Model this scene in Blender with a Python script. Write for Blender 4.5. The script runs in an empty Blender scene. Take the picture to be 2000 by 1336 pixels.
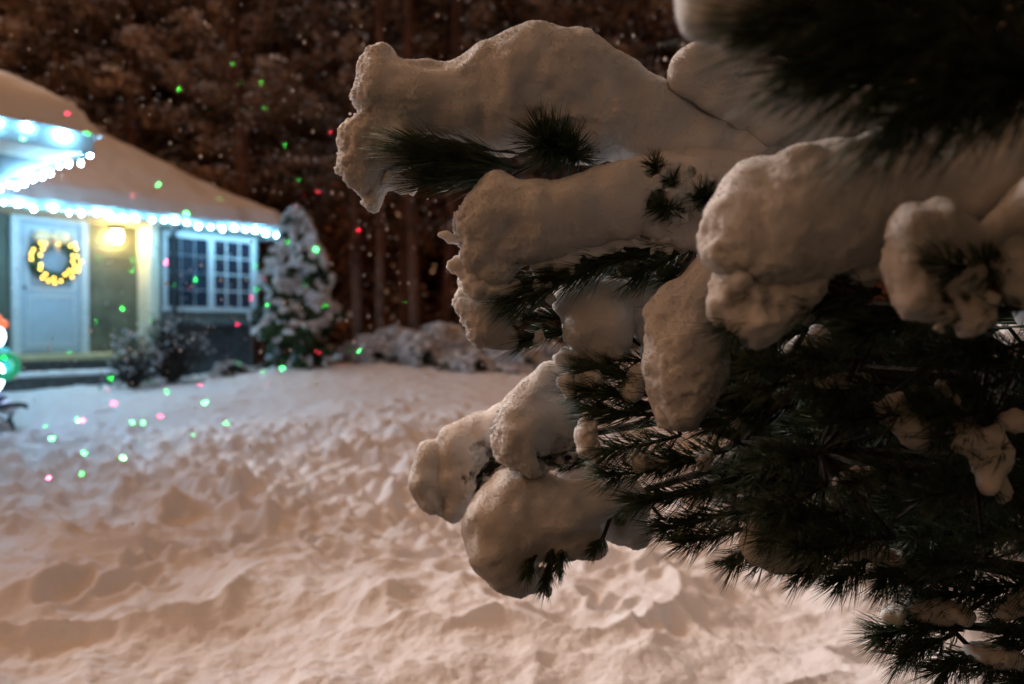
import bpy, math, random
import numpy as np
from mathutils import Vector, Matrix, Euler

rng = np.random.default_rng(7)
R = math.radians
scene = bpy.context.scene
COL = scene.collection

# ------------------------------------------------------------------ camera
CAM_Z = 1.2
FPX = 1500.0                      # focal length in pixels of the 2000 px wide picture
PITCH = math.atan(23 / FPX)
cam_d = bpy.data.cameras.new('camera')
cam_d.sensor_width = 36; cam_d.lens = 36 * FPX / 2000
cam_d.clip_start = 0.05; cam_d.clip_end = 400
cam_d.dof.use_dof = True
cam_d.dof.focus_distance = 1.27
cam_d.dof.aperture_fstop = 2.3
cam = bpy.data.objects.new('camera', cam_d); COL.objects.link(cam)
cam.location = (0, 0, CAM_Z); cam.rotation_euler = (R(90) - PITCH, 0, 0)
scene.camera = cam

# ------------------------------------------------------------------ night light
world = bpy.data.worlds.new("World"); scene.world = world; world.use_nodes = True
wn = world.node_tree.nodes; wl = world.node_tree.links
bg = wn['Background']
# town glow on low cloud: strong over the house side, weak over the woods behind the camera
sky_tc = wn.new('ShaderNodeTexCoord'); sky_dot = wn.new('ShaderNodeVectorMath'); sky_dot.operation = 'DOT_PRODUCT'
sky_dot.inputs[1].default_value = (-0.60, 0.40, 0.69)
sky_ramp = wn.new('ShaderNodeValToRGB')
wl.new(sky_tc.outputs['Generated'], sky_dot.inputs[0]); wl.new(sky_dot.outputs['Value'], sky_ramp.inputs[0])
sky_ramp.color_ramp.interpolation = 'EASE'
sky_ramp.color_ramp.elements[0].position = 0.05; sky_ramp.color_ramp.elements[0].color = (0.14, 0.068, 0.033, 1)
sky_ramp.color_ramp.elements[1].position = 0.95; sky_ramp.color_ramp.elements[1].color = (1.0, 0.51, 0.265, 1)
wl.new(sky_ramp.outputs[0], bg.inputs['Color'])
bg.inputs['Strength'].default_value = 0.92

sun_d = bpy.data.lights.new('street_glow', 'SUN'); sun_d.energy = 2.3; sun_d.angle = R(14); sun_d.color = (1.0, 0.88, 0.80)
sun = bpy.data.objects.new('street_glow', sun_d); COL.objects.link(sun)
sun_dir = Vector((-0.60, 0.56, 0.54))              # towards the lamp
sun.rotation_euler = sun_dir.to_track_quat('Z', 'Y').to_euler()

scene.view_settings.view_transform = 'Standard'; scene.view_settings.look = 'None'
scene.view_settings.exposure = 0.12; scene.view_settings.gamma = 1
scene.render.engine = 'CYCLES'
scene.cycles.use_denoising = True
scene.cycles.max_bounces = 6; scene.cycles.diffuse_bounces = 3; scene.cycles.glossy_bounces = 2
scene.cycles.sample_clamp_indirect = 3
scene.cycles.caustics_reflective = False; scene.cycles.caustics_refractive = False

# ------------------------------------------------------------------ helpers
RT = Vector((1, 0, 0)); FW = Vector((0, math.cos(PITCH), -math.sin(PITCH))); UP = Vector((0, math.sin(PITCH), math.cos(PITCH)))
def at(x, y, d):
    """the point of the place that lies at depth d metres and is measured at (x, y) on the photograph"""
    return Vector((0, 0, CAM_Z)) + FW * d + RT * ((x - 1000) / FPX * d) - UP * ((y - 668) / FPX * d)

def tag(o, label=None, cat=None, group=None, kind=None):
    if label: o['label'] = label
    if cat: o['category'] = cat
    if group: o['group'] = group
    if kind: o['kind'] = kind
    return o
def empty(name, loc=(0, 0, 0), rz=0.0):
    o = bpy.data.objects.new(name, None); COL.objects.link(o)
    o.location = loc; o.rotation_euler = (0, 0, rz); o.empty_display_size = 0.1
    return o
def link(name, me, mat=None, parent=None, smooth=False, loc=None):
    o = bpy.data.objects.new(name, me); COL.objects.link(o)
    if mat is not None and len(me.materials) == 0: me.materials.append(mat)
    if parent: o.parent = parent
    if loc is not None: o.location = loc
    if smooth: me.polygons.foreach_set('use_smooth', np.ones(len(me.polygons), dtype=bool))
    return o
def np_mesh(name, V, faces):
    """faces: list of (n,k) int arrays"""
    me = bpy.data.meshes.new(name)
    V = np.asarray(V, dtype=np.float32)
    me.vertices.add(len(V)); me.vertices.foreach_set('co', V.ravel())
    loops = np.concatenate([f.ravel() for f in faces]).astype(np.int32)
    sizes = np.concatenate([np.full(len(f), f.shape[1], dtype=np.int32) for f in faces])
    starts = np.concatenate([[0], np.cumsum(sizes)[:-1]]).astype(np.int32)
    me.loops.add(len(loops)); me.loops.foreach_set('vertex_index', loops)
    me.polygons.add(len(sizes)); me.polygons.foreach_set('loop_start', starts)
    me.update(calc_edges=True); me.validate()
    return me

class MB:
    """collects simple solids into one mesh"""
    def __init__(s): s.v = []; s.f = []
    def add(s, vs, fs):
        n = len(s.v); s.v += [tuple(v) for v in vs]; s.f += [tuple(i + n for i in f) for f in fs]; return s
    def box(s, x0, x1, y0, y1, z0, z1):
        vs = [(x, y, z) for z in (z0, z1) for y in (y0, y1) for x in (x0, x1)]
        return s.add(vs, [(0, 2, 3, 1), (4, 5, 7, 6), (0, 1, 5, 4), (2, 6, 7, 3), (0, 4, 6, 2), (1, 3, 7, 5)])
    def tube(s, pts, rad, n=8, cap=True):
        pts = [Vector(p) for p in pts]; m = len(pts)
        rad = [rad] * m if isinstance(rad, (int, float)) else rad
        ref = Vector((0.31, 0.17, 0.93)); vs = []; fs = []
        for i, p in enumerate(pts):
            t = (pts[min(i + 1, m - 1)] - pts[max(i - 1, 0)]).normalized()
            a = t.cross(ref)
            if a.length < 1e-3: a = t.cross(Vector((1, 0, 0)))
            a.normalize(); b = t.cross(a)
            for k in range(n):
                an = 2 * math.pi * k / n
                vs.append(p + (a * math.cos(an) + b * math.sin(an)) * rad[i])
        for i in range(m - 1):
            for k in range(n):
                k2 = (k + 1) % n
                fs.append((i * n + k, i * n + k2, (i + 1) * n + k2, (i + 1) * n + k))
        if cap: fs.append(tuple(range(n - 1, -1, -1))); fs.append(tuple(range((m - 1) * n, m * n)))
        return s.add(vs, fs)
    def ball(s, c, r, sc=(1, 1, 1), nu=12, nv=8):
        c = Vector(c); vs = [c + Vector((0, 0, -r * sc[2]))]; fs = []
        for j in range(1, nv):
            ph = -math.pi / 2 + math.pi * j / nv
            for i in range(nu):
                th = 2 * math.pi * i / nu
                vs.append(c + Vector((math.cos(th) * math.cos(ph) * r * sc[0], math.sin(th) * math.cos(ph) * r * sc[1], math.sin(ph) * r * sc[2])))
        vs.append(c + Vector((0, 0, r * sc[2])))
        for i in range(nu):
            i2 = (i + 1) % nu
            fs.append((0, 1 + i2, 1 + i)); fs.append((len(vs) - 1, 1 + (nv - 2) * nu + i, 1 + (nv - 2) * nu + i2))
            for j in range(nv - 2):
                a = 1 + j * nu
                fs.append((a + i, a + i2, a + nu + i2, a + nu + i))
        return s.add(vs, fs)
    def torus(s, c, R0, r0, ax='y', nu=28, nv=10, jit=0):
        vs = []; fs = []
        for i in range(nu):
            a = 2 * math.pi * i / nu
            for j in range(nv):
                b = 2 * math.pi * j / nv; rr = r0 * (1 + jit * random.uniform(-1, 1)); q = R0 + rr * math.cos(b)
                if ax == 'y': vs.append((c[0] + q * math.cos(a), c[1] + rr * math.sin(b), c[2] + q * math.sin(a)))
                else: vs.append((c[0] + q * math.cos(a), c[1] + q * math.sin(a), c[2] + rr * math.sin(b)))
                fs.append((i * nv + j, i * nv + (j + 1) % nv, ((i + 1) % nu) * nv + (j + 1) % nv, ((i + 1) % nu) * nv + j))
        return s.add(vs, fs)
    def mesh(s, name):
        me = bpy.data.meshes.new(name); me.from_pydata(s.v, [], s.f); me.update(); return me
    def build(s, name, mat, parent=None, smooth=False, bevel=0, loc=None):
        o = link(name, s.mesh(name), mat, parent, smooth, loc)
        if bevel:
            b = o.modifiers.new('bevel', 'BEVEL'); b.width = bevel; b.segments = 2; b.limit_method = 'ANGLE'
        return o

# numpy noise ---------------------------------------------------------------
_LAT = np.random.default_rng(3).random((64, 64, 64)).astype(np.float32) * 2 - 1
def noise3(x, y, z):
    xi = np.floor(x).astype(int); yi = np.floor(y).astype(int); zi = np.floor(z).astype(int)
    fx = x - xi; fy = y - yi; fz = z - zi
    fx = fx * fx * (3 - 2 * fx); fy = fy * fy * (3 - 2 * fy); fz = fz * fz * (3 - 2 * fz)
    o = 0
    for dx in (0, 1):
        for dy in (0, 1):
            for dz in (0, 1):
                w = (fx if dx else 1 - fx) * (fy if dy else 1 - fy) * (fz if dz else 1 - fz)
                o = o + w * _LAT[(xi + dx) & 63, (yi + dy) & 63, (zi + dz) & 63]
    return o
def fbm3(x, y, z, oc=3, g=0.5):
    o = 0; a = 1; s = 0
    for i in range(oc):
        o = o + a * noise3(x * 2 ** i + 11.3 * i, y * 2 ** i + 5.7 * i, z * 2 ** i + 3.1 * i); s += a; a *= g
    return o / s
def noise2(x, y, k=0): return noise3(x, y, np.full_like(x, 0.37 + k * 1.71))
def fbm2(x, y, oc=4, g=0.5, k=0): return fbm3(x, y, np.full_like(x, 0.37 + k * 1.71), oc, g)

def surface_nets(F, org, h):
    S = F < 0
    nx, ny, nz = F.shape
    c = [S[dx:nx - 1 + dx, dy:ny - 1 + dy, dz:nz - 1 + dz] for dx in (0, 1) for dy in (0, 1) for dz in (0, 1)]
    cnt = sum(a.astype(np.int8) for a in c)
    act = (cnt > 0) & (cnt < 8)
    I, J, K = np.nonzero(act)
    idx = np.full(act.shape, -1, dtype=np.int64); idx[I, J, K] = np.arange(len(I))
    P = np.zeros((len(I), 3)); N = np.zeros(len(I))
    corners = [(0, 0, 0), (1, 0, 0), (0, 1, 0), (1, 1, 0), (0, 0, 1), (1, 0, 1), (0, 1, 1), (1, 1, 1)]
    vals = {q: F[I + q[0], J + q[1], K + q[2]] for q in corners}
    for a in corners:
        for ax in range(3):
            if a[ax]: continue
            b = list(a); b[ax] = 1; b = tuple(b)
            va, vb = vals[a], vals[b]; m = (va < 0) != (vb < 0)
            t = np.where(m, va / np.where(m, va - vb, 1), 0)
            for k in range(3):
                P[:, k] += np.where(m, a[k] + (t if k == ax else 0), 0)
            N += m
    P = (P / N[:, None] + np.stack([I, J, K], 1)) * h + np.asarray(org)
    quads = []
    for ax in range(3):
        A = np.take(S, range(S.shape[ax] - 1), axis=ax); B = np.take(S, range(1, S.shape[ax]), axis=ax)
        D = A != B
        i, j, k = np.nonzero(D); flip = A[i, j, k]
        u, v = [(1, 2), (2, 0), (0, 1)][ax]
        ijk = np.stack([i, j, k], 1)
        ok = (ijk[:, u] > 0) & (ijk[:, v] > 0)
        for w in (u, v): ok &= ijk[:, w] < act.shape[w]
        ijk = ijk[ok]; flip = flip[ok]
        def cell(du, dv):
            q = ijk.copy(); q[:, u] -= du; q[:, v] -= dv
            return idx[q[:, 0], q[:, 1], q[:, 2]]
        q = np.stack([cell(1, 1), cell(0, 1), cell(0, 0), cell(1, 0)], 1)
        q[~flip] = q[~flip][:, ::-1]
        q = q[(q >= 0).all(1)]
        quads.append(q)
    return P, np.concatenate(quads)

def snow_field(caps, h, k=0.02, cuts=(), fine=0.0022, coarse=0.006, seed=0.0, mott=(), froth=()):
    """caps: capsules (p0, r0, p1, r1) blended softly; cuts: (p, r, amp) bites with ragged rims; mott: like caps but broken into crumbs"""
    allc = list(caps) + list(mott)
    lo = np.min([np.minimum(np.array(a) - ra, np.array(b) - rb) for a, ra, b, rb in allc], axis=0) - 0.025
    hi = np.max([np.maximum(np.array(a) + ra, np.array(b) + rb) for a, ra, b, rb in allc], axis=0) + 0.025
    n = np.ceil((hi - lo) / h).astype(int) + 1
    ax = [lo[i] + np.arange(n[i]) * h for i in range(3)]
    F = np.full(n, 0.2, dtype=np.float32); M = np.full(n, 0.2, dtype=np.float32)
    def sl(lo2, hi2):
        a = np.maximum(((lo2 - lo) / h).astype(int), 0); b = np.minimum(((hi2 - lo) / h).astype(int) + 2, n)
        return tuple(slice(a[i], b[i]) for i in range(3))
    def cap(G, a, ra, b, rb, kk):
        a = np.array(a); b = np.array(b)
        s = sl(np.minimum(a - ra, b - rb) - kk - .015, np.maximum(a + ra, b + rb) + kk + .015)
        X = ax[0][s[0]][:, None, None]; Y = ax[1][s[1]][None, :, None]; Z = ax[2][s[2]][None, None, :]
        d = b - a; L = float(d @ d) + 1e-9
        t = np.clip(((X - a[0]) * d[0] + (Y - a[1]) * d[1] + (Z - a[2]) * d[2]) / L, 0, 1)
        D = np.sqrt((X - a[0] - t * d[0]) ** 2 + (Y - a[1] - t * d[1]) ** 2 + (Z - a[2] - t * d[2]) ** 2) - (ra + (rb - ra) * t)
        g = G[s]; hh = np.maximum(kk - np.abs(g - D), 0) / kk
        G[s] = np.minimum(g, D) - hh * hh * kk * 0.25
    for a, ra, b, rb in caps: cap(F, a, ra, b, rb, k)
    for a, ra, b, rb in mott: cap(M, a, ra, b, rb, 0.01)
    # soft waves of the fallen snow, then grain
    def pert(G, band, f):
        m = np.abs(G) < band
        I = np.nonzero(m)
        G[m] += f(ax[0][I[0]], ax[1][I[1]], ax[2][I[2]]).astype(np.float32)
    if caps:
        pert(F, 0.03, lambda x, y, z: fbm3(x * 22 + seed, y * 22, z * 22, 2) * coarse + fbm3(x * 240, y * 240 + seed, z * 240, 2, .8) * fine * (.35 + .8 * np.clip(noise3(x * 13, y * 13, z * 13 + seed) + .1, 0, 1)) + fbm3(x * 75, y * 75 + seed, z * 75, 2, .6) * fine * 3.2 * np.clip(noise3(x * 9 + 7, y * 9, z * 9 + seed) - .12, 0, 1))
    for p, r in froth:
        p = np.array(p); s = sl(p - 2.2 * r, p + 2.2 * r)
        if min(a.stop - a.start for a in s) < 2: continue
        X, Y, Z = np.meshgrid(ax[0][s[0]], ax[1][s[1]], ax[2][s[2]], indexing='ij')
        w = np.exp(-((X - p[0]) ** 2 + (Y - p[1]) ** 2 + (Z - p[2]) ** 2) / (r * r)); m = (np.abs(F[s]) < .04) & (w > .02)
        X, Y, Z, w = X[m], Y[m], Z[m], w[m]
        F[s][m] += (w * .62 * (.008 * fbm3(X * 70 + seed, Y * 70 + 5, Z * 70, 3, .7) * 1.6 + .0035 * (np.abs(noise3(X * 120, Y * 120 + seed, Z * 120)) * -2 + .6))).astype(np.float32)
    if len(mott):
        pert(M, 0.05, lambda x, y, z: fbm3(x * 38 + seed, y * 38, z * 38, 3, .6) * 0.015 + 0.001)
        F = np.minimum(F, M)
    for p, r, amp in cuts:
        p = np.array(p); s = sl(p - r * 1.7 - .03, p + r * 1.7 + .03)
        X, Y, Z = np.meshgrid(ax[0][s[0]], ax[1][s[1]], ax[2][s[2]], indexing='ij')
        D = np.sqrt((X - p[0]) ** 2 + (Y - p[1]) ** 2 + (Z - p[2]) ** 2) - r
        D += fbm3(X * 45 + seed, Y * 45, Z * 45, 3, .6) * amp
        F[s] = np.maximum(F[s], -D)
    return surface_nets(F, lo, h)

# materials -------------------------------------------------------------------
def mat(name, col, rough=0.6, bump=0, bscale=50, var=0, vscale=8, metal=0, spec=0.5, emit=None, es=0, sss=0, sssr=0.01, coat=0, col2=None, coords='Object'):
    m = bpy.data.materials.new(name); m.use_nodes = True; nt = m.node_tree; b = nt.nodes['Principled BSDF']
    b.inputs['Base Color'].default_value = (*col, 1); b.inputs['Roughness'].default_value = rough
    b.inputs['Metallic'].default_value = metal; b.inputs['Specular IOR Level'].default_value = spec
    if emit: b.inputs['Emission Color'].default_value = (*emit, 1); b.inputs['Emission Strength'].default_value = es
    if sss:
        b.inputs['Subsurface Weight'].default_value = sss; b.inputs['Subsurface Radius'].default_value = (1, .85, .75); b.inputs['Subsurface Scale'].default_value = sssr
    tc = nt.nodes.new('ShaderNodeTexCoord')
    if var:
        n = nt.nodes.new('ShaderNodeTexNoise'); n.inputs['Scale'].default_value = vscale; n.inputs['Detail'].default_value = 5
        nt.links.new(tc.outputs[coords], n.inputs['Vector'])
        r = nt.nodes.new('ShaderNodeValToRGB')
        lo = [max(0, c * (1 - var)) for c in col]; hi = list(col2) if col2 else [min(1, c * (1 + var)) for c in col]
        r.color_ramp.elements[0].position = .35; r.color_ramp.elements[1].position = .65
        r.color_ramp.elements[0].color = (*lo, 1); r.color_ramp.elements[1].color = (*hi, 1)
        nt.links.new(n.outputs['Fac'], r.inputs[0]); nt.links.new(r.outputs[0], b.inputs['Base Color'])
    if bump:
        n = nt.nodes.new('ShaderNodeTexNoise'); n.inputs['Scale'].default_value = bscale; n.inputs['Detail'].default_value = 6; n.inputs['Roughness'].default_value = .65
        nt.links.new(tc.outputs[coords], n.inputs['Vector'])
        bp = nt.nodes.new('ShaderNodeBump'); bp.inputs['Strength'].default_value = bump; bp.inputs['Distance'].default_value = 1.0 / bscale
        nt.links.new(n.outputs['Fac'], bp.inputs['Height']); nt.links.new(bp.outputs[0], b.inputs['Normal'])
    return m
M = dict(
    snow_near=mat('snow_on_bough', (.80, .80, .80), .7, bump=.35, bscale=330, spec=.25, sss=.85, sssr=.013),
    grain=mat('snow_grain', (.82, .82, .82), .6, spec=.4),
    snow=mat('snow', (.80, .80, .82), .7, bump=.5, bscale=60, spec=.3),
    snow_roof=mat('roof_snow', (.78, .78, .80), .7, bump=.4, bscale=30, spec=.3),
    needle=mat('pine_needle', (.022, .05, .024), .4, var=.5, vscale=40, col2=(.07, .12, .055), spec=.4),
    bark=mat('bark', (.028, .020, .015), .9, bump=.8, bscale=60, var=.4, vscale=20),
    trunk=mat('forest_bark', (.15, .065, .038), .9, bump=.8, bscale=12, var=.5, vscale=3),
    leaf=mat('forest_leaf', (.08, .048, .030), .8, var=.5, vscale=1.4, col2=(.46, .27, .16)),  # the lamp's brown-orange light put into the colour, likewise in far_wood
    rust=mat('dead_leaves', (.26, .09, .035), .8, var=.6, vscale=1.0, col2=(.6, .22, .08)),
    inkwood=mat('far_wood', (.05, .028, .016), .9, var=.5, vscale=.9, col2=(.22, .11, .06)),
    leafsnow=mat('forest_snow', (.55, .45, .40), .8, var=.4, vscale=.8, col2=(.8, .72, .68)),
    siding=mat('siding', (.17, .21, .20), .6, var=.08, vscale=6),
    shaded_siding=mat('shaded_siding', (.10, .105, .075), .6, var=.3, vscale=3),  # house siding again, with the porch wall's shade put into the colour
    trim=mat('white_trim', (.55, .58, .60), .5, var=.05, vscale=10),
    gutter=mat('gutter_metal', (.34, .42, .44), .5, var=.1, vscale=4),
    soffit=mat('soffit', (.62, .57, .45), .6, var=.06, vscale=7),
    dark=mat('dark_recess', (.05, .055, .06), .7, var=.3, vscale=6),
    stone=mat('foundation', (.06, .06, .062), .85, bump=.6, bscale=25, var=.4, vscale=9),
    wood=mat('step_boards', (.10, .10, .10), .75, var=.35, vscale=12),
    edge=mat('porch_edge', (.50, .45, .26), .6, var=.15, vscale=12),
    glass=mat('window_glass', (.020, .028, .045), .08, spec=.6),
    door_glass=mat('door_glass', (.24, .31, .37), .15, var=.2, vscale=3),
    shaded_grid=mat('shaded_grid', (.22, .26, .30), .5, var=.1),  # window trim again, shade on the left muntins put into the colour
    door=mat('door_paint', (.38, .45, .52), .45, var=.05, vscale=5),
    metal=mat('black_iron', (.012, .012, .016), .4, metal=.5),
    wire=mat('light_wire', (.03, .06, .04), .6),
    led=mat('white_bulb', (.9, .95, 1), .4, emit=(.28, .68, 1.0), es=640),
    warm=mat('warm_bulb', (1, .85, .4), .4, emit=(1, .58, .08), es=12),
    lamp=mat('porch_lamp_glass', (1, .9, .6), .4, emit=(1, .72, .26), es=110),
    wreath=mat('wreath_green', (.03, .07, .025), .7, var=.5, vscale=60),
    bow=mat('bow', (.95, .55, .30), .5, var=.15, vscale=20),
    shrub=mat('shrub_twigs', (.03, .028, .024), .8, var=.5, vscale=4),
    cedar=mat('arborvitae_green', (.015, .05, .018), .7, var=.5, vscale=5, col2=(.06, .12, .04)),
    juniper=mat('juniper_green', (.03, .05, .035), .7, var=.5, vscale=5),
    stake=mat('plastic_stake', (.5, .5, .52), .5),
)

# ------------------------------------------------------------------ ground
def smooth(a, b, x):
    t = np.clip((x - a) / (b - a), 0, 1); return t * t * (3 - 2 * t)
_pr = random.Random(12); PRINTS = []
for x0, y0, dx, dy, n_ in ((-4.2, 8.2, .35, -.42, 14), (-1.2, 9.5, -.28, -.48, 13), (-5.5, 5.2, .50, -.12, 13), (-2.6, 3.4, .46, .12, 12), (.3, 3.2, .4, .25, 9), (-3.0, 7.2, .42, .1, 12), (-2.2, 5.2, .35, -.3, 8), (-.6, 4.4, .45, .05, 7)):
    for i in range(n_):
        sd = .13 if i % 2 else -.13
        PRINTS.append((x0 + dx * i + _pr.uniform(-.08, .08) - dy * sd * 2, y0 + dy * i + _pr.uniform(-.08, .08) + dx * sd * 2, math.atan2(dy, dx) + _pr.uniform(-.3, .3), _pr.uniform(.65, .95) * (.6 if y0 + dy * i < 4.6 else .95)))
for i in range(75):
    y_ = _pr.uniform(3, 9.5); PRINTS.append((_pr.uniform(-.68, .35) * y_, y_, _pr.uniform(0, 3.1), _pr.uniform(.25, .75)))
def ground_z(x, y):
    x = np.asarray(x, dtype=float); y = np.asarray(y, dtype=float)
    r = np.sqrt(x * x + y * y)
    base = 0.0 + 0.36 * smooth(5.5, 11.0, y) + 0.35 * smooth(9.5, 14, y) * smooth(-6.3, -3.0, x) + .5 * smooth(16, 40, y)
    base = base + 0.05 * fbm2(x * .35, y * .35, 2, k=5)
    clump = smooth(3.2, 4.6, y + .25 * x) * (1 - .8 * smooth(7.2, 9.8, y - .25 * x))
    near = 1 - smooth(3.3, 4.6, y + .2 * x)
    # trodden, heaped snow half way to the house
    c = fbm2(x * 1.9, y * 1.9, 3, .55, 1)
    b2 = fbm2(x * 4.6, y * 4.0, 3, .55, 2)
    z = base + clump * (0.17 * c + 0.23 * np.maximum(b2 + .05, 0) ** 1.1 + .09 * np.maximum(fbm2(x * 9, y * 9, 2, .5, 8), 0))
    # wheel and foot ridges across the front
    u = x * .94 + y * .30; v = -x * .16 + y
    wob = .35 * fbm2(x * 1.1, y * 1.1, 2, k=3)
    rid = 1 - np.abs(noise2(u * 1.5, (v + wob) * 2.6, 4)) * 2.0
    rid2 = 1 - np.abs(noise2(u * 4.2 + 9, (v + wob) * 6.5, 6)) * 2.0
    z = z + near * 1.55 * (.055 * np.clip(rid, 0, 1) ** 1.5 + .028 * np.clip(rid2, 0, 1) ** 1.5 * (.5 + .5 * c) + .05 * c + .03 * b2)
    if x.size > 1:
        for fx, fy, fa, fs in PRINTS:
            m = (np.abs(x - fx) < .6) & (np.abs(y - fy) < .6)
            if not m.any(): continue
            du = (x[m] - fx) * math.cos(fa) + (y[m] - fy) * math.sin(fa); dv = -(x[m] - fx) * math.sin(fa) + (y[m] - fy) * math.cos(fa)
            q = np.sqrt((du / (.19 * fs)) ** 2 + (dv / (.10 * fs)) ** 2)
            z[m] += -.085 * fs * np.exp(-q ** 2.2) + .045 * fs * np.exp(-((q - 1.45) / .4) ** 2)
    mid = 1 - smooth(10, 16, r)
    z = z + mid * (.010 + .012 * (clump + near)) * fbm2(x * 12, y * 12, 4, .65, 7) + .03 * fbm2(x * 1.4, y * 1.4, 4, .6, 9)
    z = z + .06 * smooth(1.75, 2.1, y) * (1 - smooth(2.1, 2.6, y))
    f = smooth(1.7, 2.0, y + .04 * noise2(x * 3, y * 3))
    return z * f + (1 - f) * -.06
rr = np.concatenate([0.6 * np.exp(np.arange(0, 60) * math.log(1.7 / .6) / 60), 1.7 * np.exp(np.arange(0, 1050) * math.log(14 / 1.7) / 1050), 14 * np.exp(np.arange(0, 120) * math.log(150 / 14) / 119)])
th = np.concatenate([np.arange(-40, 40, .14), np.arange(40, 320, 4.0)]) * math.pi / 180
TH, RR = np.meshgrid(th, rr)
GX = np.sin(TH) * RR; GY = np.cos(TH) * RR
GZ = ground_z(GX, GY)
nr, nt_ = RR.shape
ii = np.arange(nr - 1)[:, None] * nt_; jj = np.arange(nt_)[None, :]; j2 = (jj + 1) % nt_
gq = np.stack([ii + jj, ii + j2, ii + nt_ + j2, ii + nt_ + jj], -1).reshape(-1, 4)
V = np.stack([GX, GY, GZ], -1).reshape(-1, 3)
V = np.vstack([V, [[0, 0, float(GZ[0].mean())]]])
fan = np.stack([np.full(nt_, len(V) - 1), j2[0], jj[0]], 1)
tag(link('snowy_ground', np_mesh('snowy_ground', V, [gq[:, ::-1], fan]), M['snow'], smooth=True), kind='structure')
dv = MB().box(-60, 60, -60, 1.86, -.2, -.02)  # added dark slab out of view, to cut light bounced off the snow
tag(dv.build('unseen_dark_slab', mat('bounce_absorber', (.03, .03, .03), .6, bump=.5, bscale=60, var=.3, vscale=3)), kind='structure')
def gz(x, y): return float(ground_z(np.array([x]), np.array([y]))[0])

# ------------------------------------------------------------------ house
A40 = R(50)
house = tag(empty('house', (-7.24, 12.0, 0.84), A40), 'single storey house with snow covered hip roof and lit porch', 'house')
EV = 2.19          # eave height above the porch floor
EY = -1.1          # main eave line
def clapboards(x0, x1, y, z0, z1, facing=-1):
    """horizontal lap siding as a stepped profile"""
    m = MB(); z = z0; h = .11
    while z < z1 - 1e-3:
        zt = min(z + h, z1)
        vs = [(x0, y + facing * .016, z), (x1, y + facing * .016, z), (x1, y + facing * .002, zt), (x0, y + facing * .002, zt),
              (x0, y + .1, z), (x1, y + .1, z), (x1, y + .1, zt), (x0, y + .1, zt)]
        m.add(vs, [(0, 1, 2, 3), (0, 4, 5, 1), (3, 2, 6, 7), (1, 5, 6, 2), (0, 3, 7, 4), (5, 4, 7, 6)])
        z = zt
    return m
clapboards(-2.3, 1.37, 0, 0, 2.5).build('wall', M['shaded_siding'], house)
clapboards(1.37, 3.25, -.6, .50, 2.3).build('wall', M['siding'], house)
MB().box(1.37, 1.45, -.60, .0, 0, 2.4).build('wall', M['soffit'], house)            # return of the porch
MB().box(1.30, 1.44, -.66, -.52, 0, 2.18).build('corner_board', M['soffit'], house, bevel=.008)
MB().box(3.18, 3.27, -.63, -.52, .50, 2.18).build('corner_board', M['siding'], house, bevel=.006)
MB().box(3.10, 3.24, -.48, 6, -.3, 2.2).build('wall', M['siding'], house)
MB().box(1.42, 3.20, -.50, -.1, -.7, .495).build('foundation', M['stone'], house)
MB().box(1.36, 3.28, -.68, -.5, .44, .50).build('skirt_board', M['dark'], house, bevel=.005)
MB().box(-2.3, 1.36, .0, .2, -.6, -.01).build('foundation', M['stone'], house)
# roofs
TP = .65
def hip_roof(x0, x1, y0, y1, z, lift, rnd=0):
    """a hip roof on the rectangle, ridge along the longer side"""
    w, d = x1 - x0, y1 - y0
    m = MB()
    if w >= d:
        hh = d / 2 * TP; a = (x0 + d / 2, (y0 + y1) / 2, z + lift + hh); b = (x1 - d / 2, (y0 + y1) / 2, z + lift + hh)
        vs = [(x0, y0, z + lift), (x1, y0, z + lift), (x1, y1, z + lift), (x0, y1, z + lift), a, b]
        fs = [(0, 1, 5, 4), (1, 2, 5), (2, 3, 4, 5), (3, 0, 4)]
    else:
        hh = w / 2 * TP; a = ((x0 + x1) / 2, y0 + w / 2, z + lift + hh); b = ((x0 + x1) / 2, y1 - w / 2, z + lift + hh)
        vs = [(x0, y0, z + lift), (x1, y0, z + lift), (x1, y1, z + lift), (x0, y1, z + lift), a, b]
        fs = [(0, 1, 4), (1, 2, 5, 4), (2, 3, 5), (3, 0, 4, 5)]
    m.add(vs, fs); m.add([(x0, y0, z), (x1, y0, z), (x1, y1, z), (x0, y1, z)], [(3, 2, 1, 0)])
    n = len(m.v) - 4
    m.f += [(n, n + 1, 1, 0), (n + 1, n + 2, 2, 1), (n + 2, n + 3, 3, 2), (n + 3, n, 0, 3)]
    return m
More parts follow.
